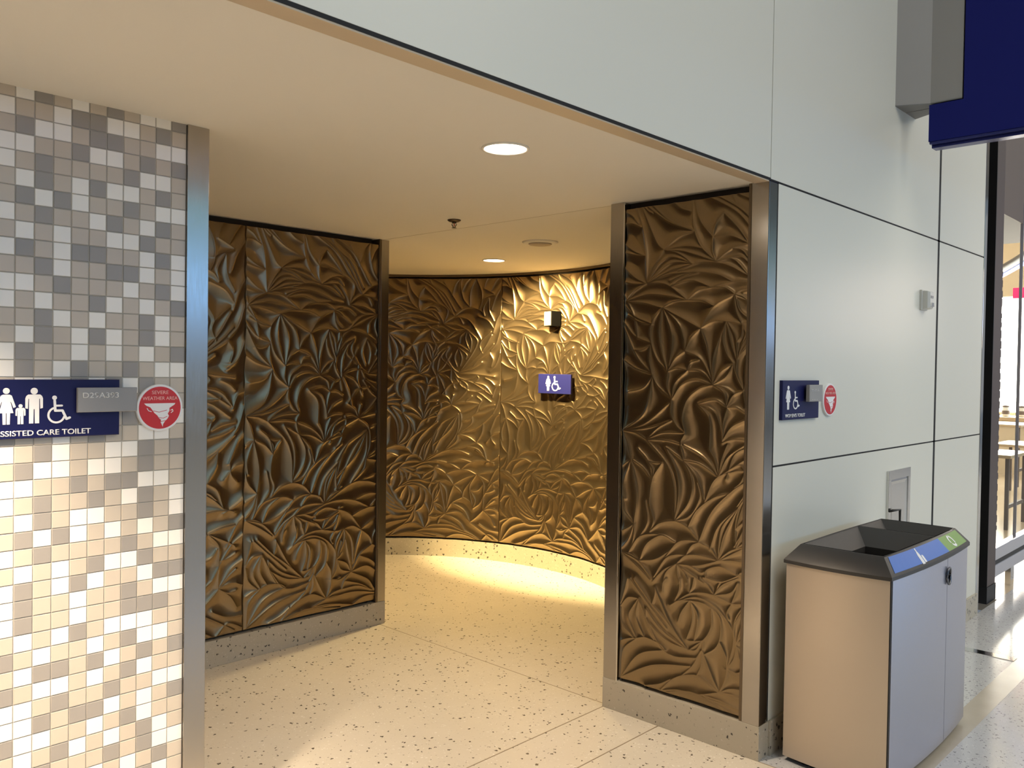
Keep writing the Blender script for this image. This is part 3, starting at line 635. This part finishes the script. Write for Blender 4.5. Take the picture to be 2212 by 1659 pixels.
def gold_sign():
    n = Vector((-1, .03, 0)).normalized(); a = Vector((-.03, -1, 0)).normalized()
    fr = (Vector((5.254, 4.492, 0)), a, ZA, n)
    t = thing('restroom_sign', (5.262, 4.492, 1.53), 'wide blue sign with woman and wheelchair figures on the curved gold wall', 'sign')
    pn = plate(fr, -.178, .178, 1.4485, 1.607, .012, .03).build('panel', M['blue'])
    sp = []
    for x in (-.12, .12):
        for z in (1.475, 1.58): p = MB(); p.prism([(x+q[0], z+q[1]) for q in circle(.008, n=16)], fr, -.002, .0125); sp.append(p.build('spacer', M['black']))
    p = MB(); woman(p, fr, -.066, 1.472, .120, .0298, .0315); w = p.build('woman_figure', M['white'])
    p = MB(); wheelchair(p, fr, .018, 1.472, .120, .0298, .0315); wc = p.build('wheelchair_symbol', M['white'])
    adopt(t, pn, w, wc, *sp)
    fr = (Vector((5.262, 4.52, 0)), a, ZA, n)
    t = thing('wall_sensor', (5.262, 4.52, 2.05), 'small cream boxed sensor high on the curved gold wall above the blue sign', 'sensor')
    c0 = fr[0]; tilt = Matrix.Rotation(R(-14), 3, 'Z')
    fr2 = (c0+n*.0, tilt @ a, ZA, tilt @ n)
    b = plate(fr2, -.05, .05, 1.995, 2.115, -.015, .075, .004).build('housing', M['binblack'])  # shade on the side of the box is put in as black colour
    fc = plate(fr2, -.05, .045, 1.998, 2.112, .075, .082, .003).build('cover', M['sensorface'])
    p = MB()
    for k in range(3): p.prism([(-.025, 2.085-k*.016), (.02, 2.085-k*.016), (.02, 2.089-k*.016), (-.025, 2.089-k*.016)], fr2, .0818, .0826)
    mk = p.build('printed_lines', M['greyplq'])
    adopt(t, b, fc, mk)
gold_sign()

def motion_sensor():
    x, z, y = 5.235, 2.08, YF
    t = thing('wall_alarm', (x, y, z), 'small cream wall device mounted beside the black vertical joint', 'alarm device')
    fr = fr_front(x, y, z)
    a = plate(fr, -.05, .05, -.058, .058, 0, .014, .003).build('backplate', M['offwhite'])
    p = MB(); o, A, B, n = fr
    p.loft([[o+A*q[0]+B*q[1]+n*d for q in pts] for pts, d in (([(-.042, -.052), (.042, -.052), (.042, .052), (-.042, .052)], .013), ([(-.040, -.050), (.040, -.050), (.040, .050), (-.040, .050)], .040), ([(-.028, -.040), (.028, -.040), (.028, .044), (-.028, .044)], .052))])
    b = p.build('housing', M['offwhite'])
    p = MB(); p.prism([(-.022, -.038), (.022, -.038), (.016, -.016), (-.016, -.016)], fr, .050, .058); c = p.build('strobe_lens', M['chrome'])
    p = MB(); p.prism([(-.02, .010), (.02, .010), (.02, .024), (-.02, .024)], fr, .0515, .054); d = p.build('label_strip', M['greyplq'])
    adopt(t, a, b, c, d)
motion_sensor()

def wall_bin():
    x0, x1, z0, z1 = 4.735, 5.070, .52, 1.124
    fr = fr_front(0, YF, 0)
    t = thing('recessed_dispenser', ((x0+x1)/2, YF, z0), 'recessed polished steel wall hopper in the pale panel behind the waste bin', 'wall fixture')
    p = MB(); w = .035
    for a, b, c, d in ((x0, x1, z1-.05, z1), (x0, x1, z0, z0+.05), (x0, x0+w, z0+.05, z1-.05), (x1-w, x1, z0+.05, z1-.05)): p.box(a, b, YF-.012, YF+.002, c, d, .001)
    a = p.build('frame', M['polished'])
    p = MB(); p.loft([[Vector((x, YF-.004+yy, z)) for x, z in ((x0+w+i, z0+.05+i), (x1-w-i, z0+.05+i), (x1-w-i, z1-.05-i), (x0+w+i, z1-.05-i))] for i, yy in ((0, 0), (.012, -.004), (.03, 0), (.034, .0045))])
    b = p.build('door', M['polished'])
    p = MB(); p.tube([(x0+.02, YF-.01, .905), (x0+.02, YF-.03, .912), (x0+.125, YF-.03, .905), (x0+.125, YF-.03, .70), (x0+.125, YF-.008, .69)], .007, 10)
    c = p.build('handle', M['black'], smooth=True)
    adopt(t, a, b, c)
wall_bin()

# ------------------------------------------------------------------ waste bin
def waste_bin():
    X0, X1, Y0, Y1 = 3.41, 4.42, 1.19, 1.635
    zb, zr, zt = .022, .852, 0.925
    t = thing('recycling_bin', ((X0+X1)/2, (Y0+Y1)/2, 0), 'two-stream metal waste bin with charcoal rim and blue and green stickers', 'waste bin')
    def ring(i, z, bow=.022, n=10, bx=.018):
        a, b, c, d = X0+i, X1-i, Y0+i, Y1-i; P = []
        f_ = lambda s: 1-(2*s-1)**2
        for k in range(n): s = k/n; P.append(Vector((a+(b-a)*s, c-bow*f_(s), z)))      # front
        for k in range(n): s = k/n; P.append(Vector((b+bx*f_(s), c+(d-c)*s, z)))       # far end
        for k in range(n): s = k/n; P.append(Vector((b+(a-b)*s, d+bow*.5*f_(s), z)))   # back
        for k in range(n): s = k/n; P.append(Vector((a-bx*f_(s), d+(c-d)*s, z)))       # near end
        return P
    ii = .009
    body = MB(); r0, r1 = ring(ii, zb), ring(ii, zr-.004)
    n = 10
    # near end, far end and back: one folded shell, open to the front
    sh = lambda r: [r[i] for i in list(range(n, 4*n))+[0]]
    body.loft([sh(r0), sh(r1)], close=False, cap=False)
    inn = lambda r: [Vector((p.x+(.012 if p.x < (X0+X1)/2 else -.012), p.y+(.0 if p.y < Y0+.1 else -.012), p.z)) for p in sh(r)]
    body.loft([inn(r0), inn(r1)], close=False, cap=False)
    a = body.build('body', M['binend'], angle=35)
    xm = 4.04
    doors = []
    for s0, s1 in ((X0+ii+.014, xm-.002), (xm+.002, X1-ii-.014)):
        p = MB(); A, B = X0+ii, X1-ii
        fy = lambda x: Y0+ii-.022*(1-(2*(x-A)/(B-A)-1)**2)
        xs = [s0+(s1-s0)*k/12 for k in range(13)]
        p.loft([[Vector((x, fy(x)-.004, zb+.01)), Vector((x, fy(x)-.004, zr-.006)), Vector((x, fy(x)+.016, zr-.006)), Vector((x, fy(x)+.016, zb+.01))] for x in xs])
        doors.append(p.build('door', M['bindoor'], angle=35))
    fyc = Y0+ii-.026
    p = MB(); p.tube([(xm+.021*math.cos(q), fyc-.004-.003*abs(math.sin(q)), .765+.036*math.sin(q)) for q in [2*PI*k/28 for k in range(28)]], .005, 8, closed=True)
    h = p.build('handle', M['darkchrome'], smooth=True)
    p = MB(); p.prism([(q[0], q[1]) for q in circle(.017, n=28, ry=.03)], (Vector((xm, fyc+.0005, .765)), XA, ZA, -YA), -.004, .002); hc = p.build('handle_cup', M['binblack'])
    p = MB(); p.box(X0+ii+.003, X0+ii+.012, Y0+ii-.003, Y0+ii+.02, zb, zr-.006); hg = p.build('hinge_strip', M['black'])
    p = MB(); p.loft([ring(ii+.03, .002), ring(ii+.03, zb+.012)]); bs = p.build('plinth', M['binblack'])
    # rim with two funnel openings
    p = MB()
    IN = 0.05
    p.loft([ring(.012, zr-.012), ring(0, zr-.008), ring(0, zr+.006), ring(.004, zr+.012), ring(IN, zt-.002, .014, 10, .008), ring(IN+.006, zt, .014, 10, .008)], cap=False)
    a_, b_, c_, d_ = X0+IN+.006, X1-IN-.006, Y0+IN+.006, Y1-IN-.006
    xd = 4.07
    def funnel(x0, x1, hx0, hx1):
        zi = zt-.07
        top = [Vector((x0, c_-.006, zt)), Vector((x1, c_-.006, zt)), Vector((x1, d_+.003, zt)), Vector((x0, d_+.003, zt))]
        lo = [Vector((hx0, c_+.012, zi)), Vector((hx1, c_+.012, zi)), Vector((hx1, d_-.075, zi)), Vector((hx0, d_-.075, zi))]
        dp = [v-Vector((0, 0, .12)) for v in lo]
        p.loft([top, lo, dp], cap=False)
    # bowed lip between rim ring and straight funnel mouths
    rr = ring(IN+.006, zt, .014, 10, .008)
    q = [p.bm.verts.new(v-Vector((0, 0, .0015))) for v in rr]
    mouth = [(a_+.004, c_-.006), (b_-.004, c_-.006), (b_-.004, d_+.003), (a_+.004, d_+.003)]
    mv = [p.bm.verts.new((x, y, zt-.0015)) for x, y in mouth]
    for s in range(4):
        seg = [q[(s*10+k) % 40] for k in range(11)]
        p.bm.faces.new(seg+[mv[(s+1) % 4], mv[s]])
    funnel(a_+.004, xd-.006, a_+.08, xd-.11)
    funnel(xd+.006, b_-.004, xd+.09, b_-.09)
    p.box(xd-.007, xd+.007, c_-.004, d_, zt-.03, zt-.001, .001)
    rm = p.build('rim', M['binplastic'], angle=32)
    lin = MB(); lin.box(a_+.09, b_-.09, c_+.05, d_-.05, .30, .66); ln = lin.build('liner', M['binblack'])
    # stickers lie on the sloped front of the rim
    ro, ri = ring(.004, zr+.012), ring(IN, zt-.002, .014, 10, .008)
    def front(s, w):
        k = min(int(s*10), 9); f0 = s*10-k
        g = lambda rg: rg[k].lerp(rg[k+1] if k < 9 else rg[10], f0)
        return g(ro).lerp(g(ri), w)
    nrm = (front(.5, 1)-front(.5, 0)).cross(Vector((-1, 0, 0))).normalized()
    if nrm.y > 0: nrm = -nrm
    def patch(name, s0, s1, w0, w1, m, off):
        p = MB(); rows = []
        for k in range(13):
            s = s0+(s1-s0)*k/12
            e0, e1 = front(s, w0), front(s, w1)
            rows.append([e0+nrm*off, e1+nrm*off, e1+nrm*(off-.001), e0+nrm*(off-.001)])
        p.loft(rows); return p.build(name, m)
    sx = (xd-X0)/(X1-X0)
    sb = patch('sticker', .035, sx, .06, .94, M['stickblue'], .0012); sb['label'] = 'blue recycling sticker'
    sg = patch('sticker', sx, .965, .06, .94, M['stickgreen'], .0012); sg['label'] = 'green sticker'
    def local(s, m):
        o = front(s, .5)+nrm*.0013; a1 = (front(s+.05, .5)-front(s-.05, .5)).normalized(); b1 = (front(s, 1)-front(s, 0)).normalized()
        return (o, a1, b1, nrm)
    f1 = local(.33, 0); p = MB()
    p.prism([(-.022, -.04), (.004, -.04), (.004, .0), (.0, .012), (-.004, .018), (-.004, .034), (-.014, .034), (-.014, .018), (-.018, .012), (-.022, 0)][::-1], f1, 0, .0006)
    p.prism([(.010, -.036), (.028, -.036), (.028, -.008), (.024, -.002), (.014, -.002), (.010, -.008)][::-1], f1, 0, .0006)
    b1 = p.build('bottle_symbol', M['white'])
    f2 = local((sx+1)/2-.02, 0); p = MB()
    arc = lambda a0, a1: [(.026*math.cos(R(a0+(a1-a0)*k/6)), .026*math.sin(R(a0+(a1-a0)*k/6))) for k in range(7)]
    for a0 in (100, 220, 340): stroke(p, arc(a0, a0+85), .012, f2, 0, .0006, 1, -.02)
    b2 = p.build('circle_symbol', M['white'])
    adopt(t, a, *doors, h, hc, hg, bs, rm, ln, sb, sg, b1, b2)
waste_bin()

# ------------------------------------------------------------------ blade sign above the shop corner
def blade_sign():
    zb = 3.085
    t = thing('blade_sign', (4.888, YF, zb), 'tall navy blue projecting sign on a grey tapered housing above the wall', 'sign')
    top = 6.3
    pts = [(4.733, YF), (4.811, 1.539), (4.811, 1.384), (4.966, 1.384), (4.966, 1.539), (5.046, YF)]
    fr = (Vector((0, 0, 0)), XA, YA, ZA)
    p = MB(); p.prism(pts, fr, zb+.004, top); a = p.build('housing', M['greymetal'])
    p = MB(); p.prism([(4.733, YF), (4.811, 1.539), (4.811, 1.384), (4.885, 1.384), (4.885, YF)], fr, zb, zb+.005); p.prism([(4.892, YF), (4.892, 1.384), (4.966, 1.384), (4.966, 1.539), (5.046, YF)], fr, zb, zb+.005)
    b = p.build('bottom_plate', mat('housing_underside', (.17, .17, .165), .5))
    p = MB()
    p.prism([(-1.4, 2.885), (1.543, 2.885), (1.543, 3.078), (1.376, 3.078), (1.376, top), (-1.4, top)], (Vector((0, 0, 0)), YA, ZA, XA), 4.806, 4.962)
    c = p.build('face_panel', M['blue_big'])
    p = MB()
    for x0, x1, z0, z1 in ((4.812, 4.842, 2.872, 2.885), (4.850, 4.918, 2.858, 2.885), (4.926, 4.956, 2.872, 2.885)): p.box(x0, x1, -1.4, 1.540, z0, z1, .002)
    d = p.build('bottom_rail', M['bluerail'])
    adopt(t, a, b, c, d)
M['bluerail'] = mat('blue_metal_rail', (.03, .035, .16), .22, .6)
blade_sign()

# ------------------------------------------------------------------ shop corner: steel edge, post and glazed interior
post('trim_15', 6.440, 6.50, YF-.004, YF+.12, 0, 3.6, 'polished')
p = MB(); p.box(6.50, 6.80, 1.86, 1.95, 0, 3.6); p.box(6.44, 6.5, YF+.12, 1.95, 0, 3.6); p.box(6.44, 7.02, YF, 1.95, 3.6, 6.5); struct(p.build('wall_reveal', M['black']))
p = MB(); p.box(6.80, 7.02, 1.715, 1.95, .12, 3.6, .002, mi=0); p.box(6.798, 6.806, 1.712, 1.95, .0, 3.6, mi=1)
p.box(6.795, 7.025, 1.710, 1.955, 0, .12, mi=1)
rnd = random.Random(2)
for k in range(26):
    z = .5+k*.075+rnd.uniform(-.01, .01); p.box(7.015, 7.02+rnd.uniform(.006, .016), 1.715, 1.80, z, z+rnd.uniform(.03, .06))
struct(p.build('trim_16', [M['brownpost'], M['black']]))
def shop():
    XE = 17.0
    p = MB(); p.box(7.0, XE, 1.692, 9, -.1, 0.0); struct(p.build('floor_shop', M['shopfloor']))
    p = MB(); p.box(XE, XE+.15, 1.7, 9, 0, 1.0); p.box(XE, XE+.15, 1.7, 9, 3.05, 6.4); p.box(7, XE, 8.9, 9, 0, 6.4)
    for y in (1.7, 3.35, 4.6, 6.0): p.box(XE, XE+.1, y, y+.08, 1, 3.05)
    struct(p.build('wall_shop', M['shopwall']))
    p = MB(); p.box(XE+.1, XE+.13, 1.7, 9, 1.0, 3.05); struct(p.build('window_1', M['daylit']))
    p = MB(); p.box(7.0, XE, 1.9, 9, 4.6, 4.7); struct(p.build('ceiling_shop', M['ceil']))
    # brown bulkhead just inside and curved dark track with a blue light line
    p = MB(); p.box(7.03, 9.2, 1.75, 4, 3.02, 3.55); p.box(7.03, 8.8, 1.75, 4.0, 2.86, 3.02); struct(p.build('trim_17', M['soffit']))
    t = thing('curved_light_track', (11, 2.4, 3.3), 'curved black lighting track with a blue glow under the shop ceiling', 'light track')
    arc = [(10.0+.8*k/3, 1.85+.5*(k/6)**1.3, 3.34-.012*k) for k in range(16)]
    p = MB(); p.tube(arc, .07, 10); a = p.build('track', M['black'], smooth=True)
    p = MB(); p.tube([(x, y, z-.085) for x, y, z in arc], .025, 8); b = p.build('light_line', mat('blue_line', (.2, .2, 1), .4, emit=(.35, .40, 1), estr=2.5), smooth=True)
    adopt(t, a, b)
    t = thing('shop_loudspeaker', (9.6, 2.02, 3.0), 'black box spotlight hanging inside the shop near the blade sign', 'loudspeaker')  # black speaker box, gives no light
    p = MB(); p.box(9.45, 9.70, 1.95, 2.10, 3.02, 3.20, .01); p.tube([(9.57, 2.02, 3.2), (9.57, 2.02, 3.6)], .012, 8); a = p.build('housing', M['black']); adopt(t, a)
    # counter along the window with jars
    t = thing('shop_counter', (16.3, 4.3, 0), 'long pale counter along the bright window inside the shop', 'counter')
    p = MB(); p.box(15.9, 16.7, 2.4, 7.0, .90, .96, .006); a = p.build('worktop', M['wood'])
    p = MB(); p.box(16.0, 16.68, 2.45, 6.9, 0, .90); b = p.build('cabinet_front', M['shopwall'])
    p = MB(); p.box(15.985, 16.0, 2.45, 6.9, .80, .84); c = p.build('dark_rail', M['soffit'])  # dark strip along the counter front
    adopt(t, a, b, c)
    for k, (y, lab) in enumerate(((3.62, 'right'), (3.86, 'left'))):
        t = thing('storage_jar', (16.2, y, .96), 'short dark-banded jar on the shop counter, the %s one of two' % lab, 'jar', 'jars on the shop counter')
        p = MB(); p.lathe([(.055, .962), (.06, .98), (.06, 1.10), (.05, 1.12)], (16.2, y), 20); a = p.build('jar_body', M['glass'], smooth=True)
        p = MB(); p.lathe([(.062, 1.00), (.062, 1.06)], (16.2, y), 20, cap=False); b = p.build('band', M['soffit'], smooth=True)
        p = MB(); p.lathe([(.055, 1.12), (.055, 1.14), (.01, 1.15)], (16.2, y), 20); c = p.build('lid', M['soffit'], smooth=True)
        adopt(t, a, b, c)
    def table(x, y, w, d, z, label, ry=0):
        t = thing('cafe_table', (x, y, 0), label, 'table', 'tables inside the shop')
        p = MB(); p.box(x-w/2, x+w/2, y-d/2, y+d/2, z-.035, z, .004); a = p.build('tabletop', M['wood'])
        ks = [a]
        for sx in (-1, 1):
            for sy in (-1, 1):
                p = MB(); cx_, cy_ = x+sx*(w/2-.04), y+sy*(d/2-.04); p.box(cx_-.018, cx_+.018, cy_-.018, cy_+.018, 0, z-.035); ks.append(p.build('leg', M['soffit']))
        p = MB(); p.box(x-w/2+.04, x+w/2-.04, y-d/2+.035, y-d/2+.06, .22, .26); ks.append(p.build('stretcher', M['soffit']))
        adopt(t, *ks)
    table(10.6, 2.62, .8, .5, .80, 'nearest pale wooden table inside the shop against the brown post')
    table(13.4, 2.98, .9, .55, .72, 'low pale wooden table in the middle of the shop floor')
    table(14.75, 3.50, .9, .6, .92, 'farthest pale wooden table standing before the shop counter')
    t = thing('hanging_sign', (14.6, 3.4, 2.9), 'small glowing red sign hanging inside the shop', 'sign')
    p = MB(); p.box(14.58, 14.62, 3.05, 3.42, 2.82, 2.98, .004); a = p.build('face', M['pink']); 
    p = MB(); p.tube([(14.6, 3.2, 2.97), (14.6, 3.2, 4.6)], .008, 6); b = p.build('drop_rod', M['black']); adopt(t, a, b)
    # glazed front: low twin rail, glass pane and its upright
    t = thing('storefront_rail', (9, 1.74, 0), 'low lavender metal rail with black gap across the glass shop front', 'rail')
    p = MB(); p.box(7.03, 14, 1.725, 1.785, .272, .365, .008); a = p.build('top_rail', M['railm'])
    p = MB(); p.box(7.03, 14, 1.735, 1.775, .235, .272); b = p.build('dark_gap', M['black'])
    p = MB(); p.box(7.03, 14, 1.728, 1.782, .145, .235, .006); c = p.build('lower_rail', M['railm'])
    ks = [a, b, c]
    for x in (7.6, 10, 12.4):
        p = MB(); p.box(x-.05, x+.05, 1.735, 1.775, 0, .147); ks.append(p.build('foot', M['chrome']))
    adopt(t, *ks)
    gl = bpy.data.materials.new('clear_glass'); gl.use_nodes = True
    nt = gl.node_tree; nt.nodes.clear(); o_ = nt.nodes.new('ShaderNodeOutputMaterial'); mx = nt.nodes.new('ShaderNodeMixShader'); tr = nt.nodes.new('ShaderNodeBsdfTransparent'); gs = nt.nodes.new('ShaderNodeBsdfGlossy')
    gs.inputs['Roughness'].default_value = .02; tr.inputs['Color'].default_value = (.96, .98, .97, 1); mx.inputs[0].default_value = .06
    nt.links.new(tr.outputs[0], mx.inputs[1]); nt.links.new(gs.outputs[0], mx.inputs[2]); nt.links.new(mx.outputs[0], o_.inputs[0])
    p = MB(); p.box(7.03, 14, 1.752, 1.762, .365, 3.02); struct(p.build('window_2', gl))
    p = MB(); p.box(7.72, 7.726, 1.745, 1.768, .365, 3.02); struct(p.build('trim_18', M['railm']))
    light('AREA', 'shop_daylight', (16.8, 4.0, 2.0), 300, (1, .93, .82), 4, 2, target=(8, 2.6, .8))
    light('AREA', 'shop_lamp', (12, 3.6, 4.5), 90, (1, .88, .7), 3, 2)
shop()

# ------------------------------------------------------------------ the hall behind the viewer: walls, ceiling and window wall
p = MB(); p.box(-9, 26, -9.2, -9, 0, .7); p.box(-9, 26, -9.2, -9, 5.4, 6.5); p.box(-9.2, -9, -9, 1.75, 0, 6.5)
for k in range(15): p.box(-9+2.45*k, -9+2.45*k+.16, -9.12, -8.98, .7, 5.4)
for z in (2.5, 3.5): p.box(-9, 26, -9.1, -9.0, z-.05, z+.05)
struct(p.build('wall_hall', M['hallwall']))
for nm, z0, z1, mk in (('window_3', .7, 2.5, 'paneL'), ('window_4', 2.5, 3.5, 'paneM'), ('window_5', 3.5, 5.4, 'paneT')):
    p = MB(); p.box(-9, 26, -9.18, -9.12, z0, z1); struct(p.build(nm, M[mk]))
p = MB(); p.box(-9.2, 26, -9.2, 1.75, 6.5, 6.6); struct(p.build('ceiling_hall', M['hallceil']))
